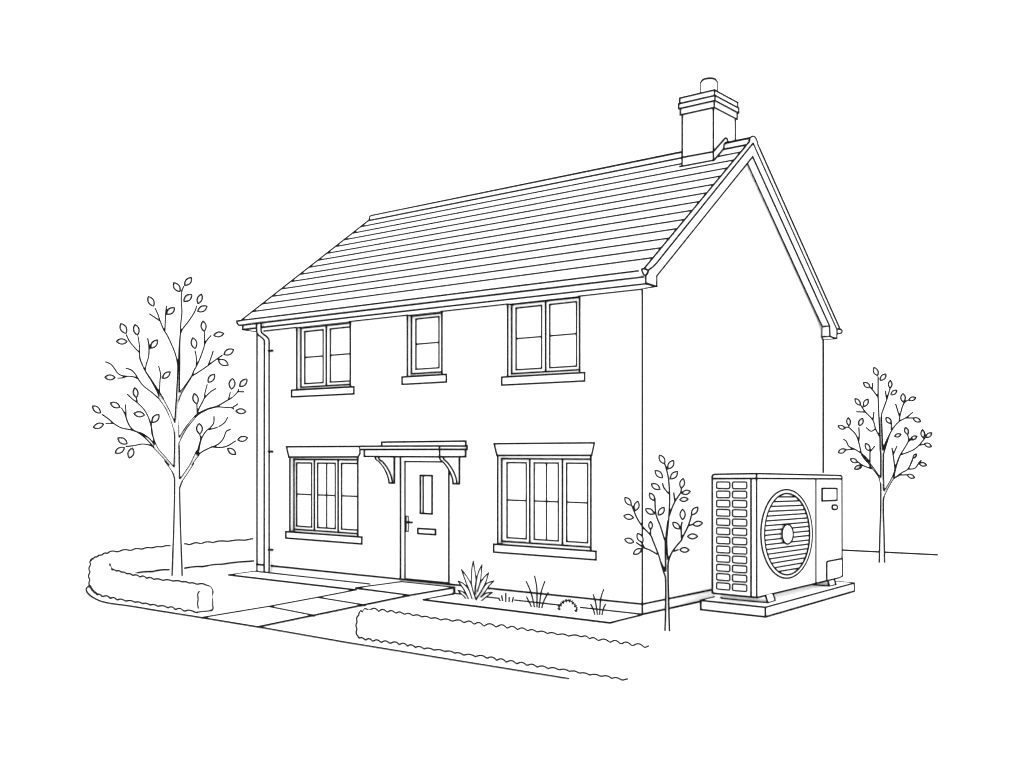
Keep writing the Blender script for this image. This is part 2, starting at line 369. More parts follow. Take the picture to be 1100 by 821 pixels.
m.line(P(4.87, .03, 1.155), P(4.74, .03, 1.155), w=1.1); m.build('door_handle', 'white_metal', door)
m = M(); m.box(4.2, 4.62, .055, .06, .965, 1.055); m.line(P(4.62, .055, .965), P(4.2, .055, .965), P(4.2, .055, 1.055), P(4.62, .055, 1.055), closed=True); m.build('letterbox', 'white_metal', door)

# canopy over the door
cn = M(); top = [P(5.48, -.5, 0), P(3.595, -.5, 0), P(3.43, 0, 0), P(5.48, 0, 0)]
low = [P(5.39, -.49, 0), P(3.6, -.49, 0), P(3.46, 0, 0), P(5.39, 0, 0)]
lv = lambda q, z: [V3((p.x, p.y, z)) for p in q]
cn.hexa(lv(low, 2.31), lv(low, 2.43)).hexa(lv(top, 2.432), lv(top, 2.49)).box(3.43, 5.43, -.03, 0, 2.49, 2.565)
a, b = lv(top, 2.432), lv(top, 2.49)
cn.line(a[0], a[1], a[2], b[2], b[1], b[0]).line(a[1], b[1])
a, b = lv(low, 2.31), lv(low, 2.43)
cn.line(b[0], a[0], a[1], a[2], b[2]).line(a[1], b[1])
cn.line(P(5.43, -.03, 2.49), P(5.43, -.03, 2.565), P(3.43, -.03, 2.572), P(3.43, -.03, 2.49))
canopy = cn.build('canopy', 'white_trim', house)
c5 = zoom(380, 460, 8.46)
for u, off in ((5.14, 0), (3.6, 586)):
    pl = Gb(u); cur = [pl(*c5(*p)) for p in ((224+off, 262), (232+off, 285), (262+off, 308), (298+off, 352), (325+off, 402), (343+off, 452), (352+off, 500))]
    prof = [(uv(p)[1], p.z) for p in cur]
    if off: prof = [(v, z) for v, z in [(uv(pl(*c5(*p)))[1], pl(*c5(*p)).z) for p in ((812, 262), (820, 285), (850, 312), (885, 358), (912, 408), (930, 458), (937, 507))]]
    zb = prof[-1][1]; th = .085
    m = M(); full = prof+[(0, zb), (0, 2.31)]
    m.prism([P(u, v, z) for v, z in full], dU*th)
    m.curve([P(u, v, z) for v, z in prof]).curve([P(u+th, v, z) for v, z in prof])
    m.line(P(u+th, prof[-1][0], zb), P(u, prof[-1][0], zb), P(u, 0, zb), P(u, 0, 2.31))
    m.build('bracket', 'white_trim', canopy)

# ------------------------------------------------------------------ heat pump on its base
G0 = Gr(0); Lb, Fb, Rb = G0(752.7, 654.9), G0(822.2, 662.8), G0(917.6, 635.2); Bb = Lb+Rb-Fb; ph = .139
pad = thing('concrete_base', (Lb+Rb)/2, 'low rectangular concrete slab under the large outdoor fan unit', 'slab')
m = M(); q = [Lb, Fb, Rb, Bb]; t = lv(q, ph); m.hexa(q, t)
m.line(*t, closed=True).line(near(q[0], .006), near(q[1], .006), near(q[2], .006)).line(q[0], t[0]).line(q[1], t[1]).line(q[2], t[2]); m.build('slab', 'white_concrete', pad)
G2 = Gr(.25); L, F_, R = G2(765.2, 637.3), G2(812.9, 642.1), G2(904.6, 619.8); Bk = L+R-F_
hp = thing('heat_pump', V3((((L+R)/2).x, ((L+R)/2).y, ph)), 'big boxy outdoor heat pump with a round fan grille, beside the gable wall', 'heat pump')
SL, SF = Vt(L, F_), Vt(F_, R)
lt = [SL(765.0, 514.3), SL(812.8, 514.1), SF(904.3, 514.6)]; lid = [SL(765.0, 509.6), SL(812.8, 508.8), SF(904.3, 510.9)]
bkz = lambda p, z: V3((p.x, p.y, z))
m = M(); m.hexa([L, F_, R, Bk], [lt[0], lt[1], lt[2], bkz(Bk, 2.0)])
rc = [SF(898, 621.6), SF(902.2, 620.4), SF(904.1, 618.9), SF(904.6, 616)]
m.line(lt[0], L+V3((0, 0, .03))).curve([L+V3((0, 0, .04)), L+V3((0, 0, .01)), SL(767, 637.5)]).line(SL(767, 637.5), F_, SF(898, 621.6)).curve(rc).line(SF(904.5, 616), lt[2]).line(F_, lt[1])
m.line(SL(806.7, 514.3), SL(806.7, 641.4)).line(SF(876.3, 514.5), SF(876.3, 626.6))
body = m.build('casing', 'white_metal', hp)
m = M(); m.hexa([lt[0], lt[1], lt[2], bkz(Bk, 2.0)], [lid[0], lid[1], lid[2], bkz(Bk, 2.06)])
m.line(lt[0], lt[1], lt[2]).line(lt[1], lid[1]).line(SL(767.5, 509.6), lid[1], SF(901.8, 510.8))
m.curve([SL(765.0, 514.3), SL(765.0, 511.8), SL(766, 510.2), SL(768, 509.6)]).curve([SF(901.5, 510.8), SF(903.4, 511.1), SF(904.3, 512.2), SF(904.3, 514.6)])
m.build('lid', 'white_metal', hp)
nSL = V3((SL.n[0], SL.n[1], 0)).normalized(); nSL = nSL if nSL.y < 0 else -nSL
nSF = V3((SF.n[0], SF.n[1], 0)).normalized(); nSF = nSF if nSF.y < 0 else -nSF
def rrect(x0, y0, x1, y1, sk, r=1.1, sk2=None):     # rounded rectangle, sk = drop of its right side
    o = []
    for cx_, cy_, a0 in ((x0+r, y0+r, 180), (x1-r, y0+r, 270), (x1-r, y1-r, 0), (x0+r, y1-r, 90)):
        for k in range(4):
            a = math.radians(a0+30*k); X = cx_+r*math.cos(a); Y = cy_+r*math.sin(a)
            f = (Y-y0)/(y1-y0); o.append((X, Y+(sk+(0 if sk2 is None else (sk2-sk)*f))*(X-x0)/(x1-x0)))
    return o
m = M()
for i in range(12):
    y = 517.9+i*(625.9-517.9)/11; s_ = .1+1.5*i/11
    y2 = 517.9+i*(627.3-517.9)/11
    for x0, x1, yy, hh in ((769.9, 784.0, y, 6.9), (787.0, 802.2, y2, 7.1)):
        pts = [SL(*p)+nSL*.004 for p in rrect(x0, yy, x1, yy+hh, s_*.75)]
        m.prism(pts, -nSL*.004); m.sweep(pts, .8, closed=True)
m.build('side_grille', 'white_metal', hp)
ec, er, ei = (845.0, 573.7), (27.6, 47.6), (24.3, 43.7)
def ell(c, r, n=56): return [(c[0]+r[0]*math.cos(2*math.pi*k/n), c[1]+r[1]*math.sin(2*math.pi*k/n)) for k in range(n)]
m = M(); ro = [near(SF(*p), .001) for p in ell(ec, er)]; ri = [near(SF(*p), .001) for p in ell((845.5, 573.9), ei)]
n = len(ro)
for i in range(n):
    j = (i+1) % n; m.face([ro[i], ro[j], ri[j], ri[i]]); m.face([ro[i], ro[j], ro[j]-nSF*.014, ro[i]-nSF*.014])
m.sweep(ro, .95, closed=True).sweep(ri, .95, closed=True)
yl = [533.9, 539.1, 544.2, 549.5, 554.6, 559.8, 565, 570.2, 575.3, 580.5, 585.4, 590.5, 595.5, 600.6, 605.3, 610, 614.1]
yr = [533.9, 538.1, 543, 547.6, 551.7, 556.5, 561, 565.5, 570.4, 575.3, 580.2, 584.5, 589.4, 594.4, 599.3, 604.7, 610.3]
fan = m.build('fan_guard', 'white_metal', hp)
hub = (846.1, 574.0); hr = (5.9, 10.5); m = M()
for a, b in zip(yl, yr):
    q = lambda y: 24.0*math.sqrt(max(0, 1-((y-573.9)/43.7)**2))
    x0, x1 = 845.5-q(a), 845.5+q(b)
    m.sweep([SF(x0, a)+nSF*.003, SF(x1, b)+nSF*.003], .88)
m.build('fan_grille', 'white_metal', fan)
m = M(); hp_ = [near(SF(*p), .0035) for p in ell(hub, hr, 32)]; m.prism(hp_, -nSF*.03); m.sweep(hp_, .95, closed=True); m.build('fan_hub', 'white_metal', fan)
m = M(); q = [SF(*p)+nSF*.01 for p in ((882.6, 524.8), (898.4, 524.8), (898.4, 537.6), (882.6, 538.2))]; m.prism(q, -nSF*.01); m.line(*q, closed=True); m.build('display', 'white_pane', hp)
m = M(); q = [SF(*p)+nSF*.01 for p in rrect(893.5, 542.7, 898.8, 547.4, 0, 1.4)]; m.prism(q, -nSF*.01); m.sweep(q, 1., closed=True); m.build('button', 'white_metal', hp)
m = M(); q = [SF(*p)+nSF*.008 for p in ((887.6, 622.9), (887.6, 605), (888, 603.7), (889.5, 603.0), (904.3, 600.2), (904.3, 619.2))]; m.prism(q, -nSF*.008); m.line(*q[:2]).curve(q[1:4]).line(q[3], q[4]).line(*q[4:]).build('service_cover', 'white_metal', hp)
back = (Bk-R); back.z = 0
for e, rail in ((((822.5, 640.0), (824.9, 647.9), (832.6, 645.6), (831.6, 641.8), (830.2, 638.2)), ((774.0, 640), (774.4, 642.3), (776.5, 643.2), (824.9, 647.9))),
                (((889.2, 623.4), (891.0, 630.0), (897.9, 628.6), (897.2, 625.6), (895.9, 621.8)), ((869.8, 628.2), (890.8, 630.0)))):
    fpl = Vt(Gr(ph)(*e[1]), Gr(ph)(*e[2])); pts = [fpl(*p) for p in e]
    m = M(); m.prism(pts, back.normalized()*.9); m.line(*pts[:3]).line(pts[2], pts[3]).line(pts[3], pts[4]).line(pts[0], pts[1])
    g1 = Gr(ph+.004); m.line(*[(g1(*p)) for p in rail]); m.build('foot', 'white_metal', hp)

# ------------------------------------------------------------------ hedges
def wavy(pts, n, amp, per, ph_=0.):
    pts = resample(catmull(pts, 6), n); L = sum((b-a).length for a, b in zip(pts, pts[1:])); out = []
    for i, p in enumerate(pts):
        s = L*i/(n-1); k = s/per+.35*math.sin(s*1.7+ph_)+ph_
        a = amp*(abs(math.sin(math.pi*k))-.5)*(1+.35*math.sin(s*3.1+ph_*2)); out.append((p, a))
    return out
def hline(m, pts, d, amp=.018, per=.17, ph_=0.):
    L = sum((b-a).length for a, b in zip(pts, pts[1:])); n = max(6, int(L/per*6))
    m.sweep([near(p+V3(d)*a) for p, a in wavy(pts, n, amp, per, ph_)], 1.0)
UP = V3((0, 0, 1))
hed = thing('hedge', Gr(0)(158, 640), 'low clipped hedge that curves round the tree left of the house', 'hedge', 'low hedges along the front kerb')
T = Gr(.38); Bt = Gr(.012); m = M()
top = px(T, Z3, [(190, 183), (200, 207), (240, 218), (310, 237), (430, 260), (500, 267), (570, 273), (640, 284), (700, 290), (722, 297)])
bot = px(Gr(0), Z3, [(100, 322), (130, 345), (180, 357), (240, 371), (320, 382), (440, 403), (500, 411), (550, 421), (610, 432), (665, 438)])
m.strip(top, bot, P(0, .12, 0)-P(0, 0, 0))
endq = [Gr(0)(*Z3(665, 438)), Gr(0)(*Z3(738, 430)), Gr(.38)(*Z3(738, 318)), Gr(.38)(*Z3(715, 297))]
m.face(endq); m.face([top[-1], endq[2], endq[0]])
far = Gr(.5); ft_ = px(far, Z3, [(85, 165), (97, 152), (120, 140), (160, 125), (200, 115), (310, 103), (440, 89), (515, 81), (590, 75), (650, 70), (750, 61), (860, 54), (960, 47)])
fbp = px(Gr(0), Z3, [(85, 300), (200, 246), (325, 230), (400, 222), (510, 210), (590, 202), (700, 192), (800, 180), (965, 163)])
m.strip(ft_, fbp, P(.2, 0, 0)-P(0, 0, 0))
side = px(Vt(Gr(0)(*Z3(82, 295)), Gr(0)(*Z3(95, 320))), Z3, [(82, 295)])
q0 = Gr(0)(*Z3(82, 295)); q1 = Gr(0)(*Z3(101, 323))
lf = Plane((0, 1, 0), 18.3)
m.face([lf(*Z3(84, 292)), lf(*Z3(80, 250)), lf(*Z3(84, 200)), lf(*Z3(86, 168)), lf(*Z3(195, 195)), lf(*Z3(195, 280))])
hline(m, px(T, Z3, [(190, 183), (200, 207), (240, 218), (310, 237), (430, 260), (500, 267), (570, 273), (640, 284), (700, 290)]), UP, .02, .24, .3)
hline(m, [V3(p) for p in px(Vt(endq[0], endq[1]), Z3, [(700, 290), (730, 303), (742, 325), (738, 360), (743, 400), (738, 428), (700, 436), (665, 438)])], P(-1, 0, 0)-P(0, 0, 0), .014, .13, .7)
hline(m, px(Bt, Z3, [(82, 295), (100, 324), (130, 345), (180, 357), (240, 371), (320, 382), (440, 403), (500, 411), (550, 421), (610, 432), (665, 438)]), UP, .022, .26, 1.1)
hline(m, px(lf, Z3, [(82, 295), (79, 250), (82, 200), (85, 165)]), V3((-1, 0, 0)), .02, .14, .2)
hline(m, ft_[:8], UP, .026, .3, .9); hline(m, ft_[8:], UP, .026, .33, .4)
hline(m, px(Gr(.02), Z3, [(325, 229), (400, 221), (510, 209)]), UP, .012, .5); hline(m, px(Gr(.02), Z3, [(590, 201), (700, 191), (800, 179), (965, 162)]), UP, .012, .6)
hline(m, [V3(p) for p in px(Vt(endq[0]-V3((0, .05, 0)), endq[0]+V3((-1, -.0, 0))-V3((0, .05, 0))), Z3, [(673, 325), (660, 343), (665, 372), (659, 395), (667, 421)])], V3((1, 0, 0)), .008, .16)
m.build('foliage', 'white_hedge', hed)

Z4 = zoom(370, 610, 3.3333)
hed = thing('hedge', Gr(0)(520, 700), 'low straight clipped hedge in front of the bed of small plants', 'hedge', 'low hedges along the front kerb')
tp_ = [(58, 156), (90, 149), (150, 155), (200, 162), (260, 171), (340, 184), (430, 193), (500, 204), (560, 209), (640, 220), (700, 229), (800, 242), (850, 245), (900, 256), (960, 264), (1010, 272), (1090, 283)]
bp_ = [(52, 252), (130, 264), (200, 272), (280, 287), (380, 301), (430, 311), (500, 319), (580, 334), (640, 344), (700, 354), (800, 368), (860, 379), (940, 390), (980, 398), (1015, 402)]
m = M(); top = px(T, Z4, tp_); bot = px(Gr(0), Z4, bp_); m.strip(top, bot, P(0, .15, 0)-P(0, 0, 0))
hline(m, top, UP, .026, .155, .5); hline(m, px(Bt, Z4, bp_), UP, .021, .15, .1)
fv = Plane((eR[0], eR[1], 0), eR[0]*bot[0].x+eR[1]*bot[0].y)
le = px(fv, Z4, [(58, 156), (46, 178), (43, 215), (45, 240), (52, 252)]); m.face(le+[bot[1], top[1]])
hline(m, le, P(1, 0, 0)-P(0, 0, 0), .016, .1, .2)
m.build('foliage', 'white_hedge', hed)

# ------------------------------------------------------------------ small plants in the bed
P1 = zoom(485, 595, 10.944); P8 = zoom(560, 610, 11)
GRP = 'small plants in the bed below the front wall'
def bedplane(x, y): return Gr(0)(x, y), Fr(uv(Gr(0)(x, y))[1])
b0, pl = bedplane(*P1(285, 555)); sp = thing('spiky_plant', b0, 'spiky plant with broad pointed leaves beside the doorstep', 'plant', GRP)
v0 = uv(b0)[1]
BL = [((75, 430), [(130, 445), (185, 500), (205, 555)], [(110, 470), (150, 505), (182, 558)]),
      ((483, 455), [(420, 460), (380, 480), (345, 510)], [(430, 490), (400, 515), (340, 565)]),
      ((75, 320), [(125, 340), (175, 385), (210, 440), (240, 530)], [(115, 375), (150, 430), (175, 480), (193, 520)]),
      ((502, 318), [(420, 345), (370, 400), (320, 470), (290, 545)], [(440, 380), (400, 440), (345, 510)]),
      ((115, 180), [(165, 245), (228, 350), (250, 430), (275, 500)], [(140, 255), (175, 350), (212, 440), (240, 530)]),
      ((438, 220), [(385, 275), (335, 350), (300, 450)], [(412, 310), (370, 400), (300, 520)]),
      ((360, 125), [(322, 200), (292, 310), (278, 450)], [(350, 230), (338, 330), (300, 450)]),
      ((257, 80), [(238, 180), (233, 330), (250, 430), (290, 540)], [(275, 200), (288, 310), (276, 400), (280, 480)])]
m = M(); cp = Fr(v0+.05); m.prism(px(cp, P1, [(182, 550), (130, 480), (205, 400), (260, 300), (320, 310), (380, 420), (400, 510), (330, 560)]), P(0, .02, 0)-P(0, 0, 0))
for i, (tip, a, b) in enumerate(BL):
    pp = Fr(v0-.012*i+.04); A = catmull(px(pp, P1, [tip]+a), 4); B = catmull(px(pp, P1, [tip]+b), 4)
    m.strip(A, B, P(0, .006, 0)-P(0, 0, 0)); m.sweep(A, .74).sweep(B, .74)
m.build('leaves', 'white_leaf', sp)
def tuft(zm, base, strokes, label, name='grass_tuft', wd=.9):
    b0, pl = bedplane(*zm(*base)); t = thing(name, b0, label, 'plant', GRP); m = M(); v = uv(b0)[1]
    for i, s_ in enumerate(strokes):
        p = Fr(v+.03*math.sin(i*2.3)); m.sweep(catmull(px(p, zm, s_), 5), wd)
    m.build('leaves', 'white_leaf', t); return t
tuft(P1, (640, 570), [[(553, 524), (565, 540), (574, 566)], [(587, 485), (597, 530), (605, 576)], [(638, 460), (638, 575)], [(678, 505), (678, 580)], [(730, 508), (718, 545), (712, 585)]],
     'tiny tuft of five short upright blades right of the spiky plant')
tuft(P8, (185, 478), [[(55, 155), (115, 295), (157, 470)], [(155, 90), (183, 240), (185, 480)], [(280, 155), (235, 290), (210, 480)], [(320, 290), (268, 390), (238, 488)], [(60, 340), (95, 410), (125, 470)]],
     'tallest grassy tuft of five long thin blades under the window')
tuft(P8, (915, 566), [[(848, 310), (880, 420), (900, 560)], [(975, 252), (938, 370), (925, 570)], [(818, 428), (850, 490), (870, 562)], [(997, 428), (968, 490), (952, 570)]],
     'grassy tuft of four thin blades nearest the house corner')
b0, pl = bedplane(*P8(550, 522)); dm = thing('mound_plant', b0, 'small rounded mound plant with a prickly rim between two grass tufts', 'plant', GRP)
arc = [(468, 520), (440, 485), (455, 450), (485, 410), (520, 392), (552, 386), (590, 396), (620, 425), (648, 462), (655, 490), (642, 522)]
m = M(); pa = px(pl, P8, arc); m.prism(pa, P(0, .08, 0)-P(0, 0, 0))
cv = resample(catmull(pa, 4), 19); ctr = sum(pa, V3())/len(pa); ctr.z = 0
m.sweep(cv, .75)
for i, p in enumerate(cv[::1]):
    d = (p-ctr).normalized(); m.sweep([p-d*.028+V3((.012*(-1)**i, 0, 0)), p+d*.028], .6)
m.build('leaves', 'white_leaf', dm)

# ------------------------------------------------------------------ trees
def tree(base, label, name, cat_w, trunk_x, jit, limbs, twigs, leaves, lw=.9):
    """limbs: pairs of edge lines with the solid wood between them; twigs: single thin shoots; all with real depth"""
    b = Gr(0)(*base); Y0 = b.y; t = thing(name, b, label, 'tree', 'small bare-limbed garden trees')
    def at(x, y):
        k = min(abs(x-trunk_x)/40., 1.6); up_ = max(0, min(1, (base[1]-y-100)/60.))
        Y = Y0+jit*k*up_*math.sin(x*.11+y*.07)
        return V3(((x-CX)/FOC*Y, Y, H-(y-CY)/FOC*Y))
    m = M()
    for li, (za, A, zb, B, lin) in enumerate(limbs):
        ew = lw*(1.1 if li == 0 else .76)
        a = catmull([at(*p) for p in A], 4); c = catmull([at(*p) for p in B], 4)
        n = max(len(a), len(c)); a_, c_ = resample(a, n), resample(c, n)
        # rounded front and back between the two edges
        mid = [(x+y)/2-V3((0, 1, 0))*(x-y).length*.12 for x, y in zip(a_, c_)]; bk = [(x+y)/2+V3((0, 1, 0))*(x-y).length*.5 for x, y in zip(a_, c_)]
        fs = []
        for i in range(n-1):
            j = i+1; fs += [[i, j, n+j, n+i], [n+i, n+j, 2*n+j, 2*n+i], [2*n+i, 2*n+j, 3*n+j, 3*n+i], [3*n+i, 3*n+j, j, i]]
        m.add(a_+mid+c_+bk, fs, 0)
        if lin in (1, 3): m.sweep([near(p, .002) for p in a], ew)
        if lin in (2, 3): m.sweep([near(p, .002) for p in c], ew)
    m.build('trunk', 'white_bark', t)
    m = M()
    for s_ in twigs: m.sweep([near(p, .002) for p in catmull([at(*p) for p in s_], 5)], lw*1.1)
    br = m.build('branches', 'white_bark', t)
    m = M()
    for i, (p, q) in enumerate(leaves):
        A, B = at(*p), at(*q)
        mid = (A+B)/2; Y = mid.y; A = V3((A.x*Y/A.y, Y, H+(A.z-H)*Y/A.y)); B = V3((B.x*Y/B.y, Y, H+(B.z-H)*Y/B.y))
        ax = B-A; Ln = ax.length; ax = ax/Ln; sd_ = V3((ax.z, 0, -ax.x)); tw = V3((0, 1, 0))*.25*math.sin(i*2.1)
        n = 9; up1 = []; dn = []
        for k in range(n+1):
            s = k/n; w_ = .25*Ln*math.sin(math.pi*s)**.85 if 0 < s < 1 else 0
            c = A+ax*Ln*s; up1.append(c+(sd_+tw)*w_); dn.append(c-(sd_+tw)*w_)
        lp = up1+dn[-2:0:-1]; m.prism([x-V3((0, .004, 0)) for x in lp], (0, .008, 0)); m.sweep(lp, lw*1.08, closed=True, K=5)
    m.build('crown', 'white_leaf', t); return t
def mp(z, pts): return [z(*p) for p in pts]

# left tree
R2 = zoom(80, 460, 3.732); T1 = zoom(90, 290, 7.46); T2 = zoom(90, 390, 7.46); T3 = zoom(180, 290, 7.46); T4 = zoom(180, 390, 7.46)
trunkL = mp(R2, [(391, 593), (395, 480), (399, 350), (401, 230), (399, 195), (390, 172)])
trunkR = mp(R2, [(432, 593), (428, 480), (424, 350), (422, 250), (424, 235), (433, 212)])
limbs = [(0, trunkL, 0, trunkR, 3),
  (0, mp(R2, [(399, 195), (400, 155)])+mp(T4, [(52, 820), (57, 640), (50, 540), (57, 476), (70, 300), (80, 100), (82, 0)]), 0,
      mp(R2, [(422, 230), (422, 205)])+mp(T4, [(92, 820), (91, 655), (90, 600), (90, 450), (92, 320), (96, 238), (97, 100), (97, 0)]), 0),
  (0, mp(R2, [(390, 172), (360, 130)])+mp(T2, [(685, 820), (620, 745), (555, 678)]), 0, mp(R2, [(398, 155)])+mp(T2, [(712, 820), (650, 748), (600, 690), (575, 640), (560, 600)]), 3),
  (0, mp(T2, [(726, 600), (725, 560), (712, 510), (690, 440), (645, 350), (600, 288)]), 0, mp(T2, [(730, 478), (690, 385), (640, 290), (610, 240), (575, 180)]), 3),
  (0, mp(T4, [(92, 820), (91, 660), (100, 625), (150, 530), (215, 450), (260, 407), (330, 371)]), 0, mp(T4, [(91, 600), (140, 520), (200, 445), (240, 405), (290, 382), (350, 362)]), 3),
  (0, mp(T4, [(91, 590), (89, 450), (91, 315), (100, 270), (135, 205), (200, 103)]), 0, mp(T4, [(95, 238), (150, 165), (190, 105), (215, 60)]), 3),
  (0, mp(R2, [(433, 212), (460, 172), (480, 140)])+mp(T4, [(195, 820), (225, 775), (255, 738)]), 0, mp(R2, [(422, 205), (450, 165)])+mp(T4, [(175, 820), (210, 750), (232, 700)]), 3)]
tw = [mp(R2, [(398, 155)])+mp(T2, [(723, 820), (727, 640), (724, 550)]),
  mp(T4, [(57, 476), (70, 280), (80, 100), (82, 0)])+mp(T3, [(80, 760), (72, 710), (50, 640), (0, 530)])+mp(T1, [(640, 480), (612, 410), (595, 360), (572, 308)]),
  mp(T2, [(724, 560), (730, 478)])[1:]+mp(T4, [(57, 476)]),
  mp(R2, [(422, 205)])+mp(T4, [(93, 700), (91, 655)]),
  mp(T4, [(95, 238), (97, 100), (98, 0)])+mp(T3, [(98, 700), (98, 600), (103, 500), (106, 430), (115, 340), (110, 250), (113, 180), (130, 130)]),
  mp(T3, [(88, 820), (90, 700), (95, 590), (103, 510)]),
  mp(T1, [(525, 352), (612, 410)]), mp(T1, [(663, 285), (655, 370), (650, 490)]), mp(T1, [(342, 523), (365, 570), (400, 615), (443, 660)]),
  mp(T1, [(435, 535), (447, 620), (447, 690), (460, 740), (495, 815)])+mp(T2, [(545, 150), (590, 235), (603, 268)]),
  mp(T1, [(512, 550), (522, 610), (520, 690), (500, 760), (493, 810)]), mp(T2, [(495, 68), (545, 140), (610, 240), (640, 290)]),
  mp(T1, [(175, 738), (215, 755), (245, 790)])+mp(T2, [(270, 80), (300, 100), (350, 107)]),
  mp(T2, [(272, 122), (310, 120), (350, 107), (400, 112), (435, 128)]), mp(T2, [(338, 42), (385, 60), (420, 100), (450, 150), (485, 190), (550, 240), (600, 285)]),
  mp(T2, [(600, 25), (615, 90), (610, 150), (607, 245)]), mp(T2, [(348, 250), (390, 290), (430, 320), (480, 370), (515, 430), (538, 500), (550, 560), (565, 655)]),
  mp(T2, [(541, 490), (545, 560), (562, 610)]), mp(T2, [(422, 283), (430, 320)]), mp(T2, [(148, 413), (200, 450), (240, 485), (300, 520), (390, 540), (460, 575), (530, 640), (558, 677)]),
  mp(T2, [(178, 485), (240, 485)]), mp(T2, [(300, 358), (330, 410), (350, 470), (375, 515), (410, 545), (470, 567), (530, 610), (565, 655)]), mp(T2, [(333, 330), (338, 400), (337, 430)]),
  mp(T2, [(335, 670), (400, 663), (470, 650), (530, 660), (560, 677)]),
  mp(T3, [(235, 287), (215, 340), (170, 410), (120, 475), (103, 515)]),
  mp(T3, [(295, 500), (295, 600), (285, 640), (260, 710), (230, 775)])+mp(T4, [(212, 60), (195, 103)]), mp(T3, [(350, 525), (315, 565), (293, 605)]),
  mp(T3, [(220, 648), (230, 700), (230, 770)]), mp(T3, [(367, 648), (350, 700), (325, 765)]), mp(T3, [(438, 685), (380, 725), (320, 770)])+mp(T4, [(245, 75), (200, 103)]),
  mp(T4, [(318, 172), (300, 240), (293, 285), (260, 350), (237, 400)]), mp(T4, [(388, 205), (340, 235), (293, 285)]), mp(T4, [(235, 335), (237, 400)]), mp(T4, [(503, 235), (487, 295)]),
  mp(T4, [(570, 210), (560, 235), (520, 275), (470, 305), (400, 345), (330, 365), (260, 397), (220, 435)]), mp(T4, [(615, 232), (566, 230)]),
  mp(T4, [(565, 327), (510, 357), (400, 353), (330, 370)]), mp(T4, [(535, 372), (510, 357)]),
  mp(T4, [(372, 430), (370, 480), (345, 515), (310, 545), (280, 590), (262, 640), (245, 735)]), mp(T4, [(483, 433), (455, 480), (400, 515), (330, 535)]),
  mp(T4, [(258, 575), (265, 610), (247, 680), (232, 735)]), mp(T4, [(503, 533), (470, 550), (450, 600), (420, 640), (380, 665), (340, 680), (280, 710), (240, 742)]),
  mp(T4, [(545, 625), (480, 665), (420, 678), (350, 672)])]
lv_ = []
for z, L_ in ((T1, [(517, 212, 560, 293), (663, 358, 728, 302), (297, 428, 338, 512), (411, 436, 430, 525), (260, 574, 348, 574), (535, 630, 592, 560)]),
  (T2, [(167, 115, 252, 117), (408, 197, 422, 280), (630, 125, 693, 70), (212, 318, 290, 357), (68, 343, 135, 403), (75, 518, 160, 490), (400, 405, 488, 418), (548, 480, 602, 410), (272, 600, 348, 650), (250, 723, 327, 678), (365, 765, 390, 680)]),
  (T3, [(50, 100, 97, 177), (137, 127, 193, 60), (130, 255, 195, 195), (243, 273, 272, 193), (240, 335, 318, 290), (284, 408, 293, 495), (368, 525, 452, 510), (203, 542, 220, 633), (450, 680, 530, 637), (405, 720, 487, 765)]),
  (T4, [(325, 158, 377, 88), (213, 243, 235, 332), (521, 122, 512, 213), (578, 193, 637, 127), (545, 385, 630, 390), (253, 483, 258, 572), (560, 617, 643, 600), (480, 683, 548, 735)])):
    lv_ += [(z(a, b), z(c, d)) for a, b, c, d in L_]
tree((189.5, 619), 'tallest sparse leafy tree standing left of the house inside the curved hedge', 'tree', 0, 189.5, .5, limbs, tw, lv_)

# small tree before the house corner
S1 = zoom(660, 480, 7.464); S2 = zoom(660, 580, 7.464)
limbs = [(0, mp(S2, [(405, 732), (409, 600), (411, 480), (410, 320), (404, 285)]), 0, mp(S2, [(443, 734), (438, 600), (434, 450), (430, 250), (431, 195)]), 3),
  (0, mp(S2, [(409, 300), (410, 255), (408, 100), (406, 0)])+mp(S1, [(405, 760)]), 0, mp(S2, [(430, 250), (430, 160), (422, 80), (418, 0)])+mp(S1, [(422, 760)]), 0)]
tw = [mp(S2, [(404, 285), (392, 250), (370, 175), (350, 110), (310, 10)])+mp(S1, [(290, 710), (225, 640), (180, 570), (155, 510), (137, 468)]),
  mp(S2, [(431, 195), (440, 150), (465, 95), (490, 60), (540, 0)])+mp(S1, [(540, 738), (590, 640), (618, 550)]),
  mp(S2, [(410, 255), (385, 205), (368, 170)]), mp(S2, [(410, 255), (408, 100), (407, 0)])+mp(S1, [(402, 745), (370, 640), (335, 550), (327, 480), (325, 410)]),
  mp(S2, [(430, 160), (422, 80), (419, 0)])+mp(S1, [(424, 690), (437, 560), (443, 400), (435, 270), (420, 190), (403, 135)]), mp(S1, [(411, 820), (416, 700), (430, 590)]),
  mp(S2, [(432, 158), (455, 112)]), mp(S1, [(385, 290), (398, 330), (437, 378)]), mp(S1, [(475, 365), (485, 440)]), mp(S1, [(537, 335), (530, 370), (485, 440), (455, 510), (440, 555)]),
  mp(S1, [(290, 665), (290, 710)]), mp(S1, [(543, 600), (535, 650), (538, 735)]), mp(S1, [(590, 635), (630, 622)]), mp(S2, [(475, 93), (515, 78)]),
  mp(S2, [(345, 118), (290, 85), (235, 62), (172, 20)]), mp(S2, [(215, 18), (240, 62)])]
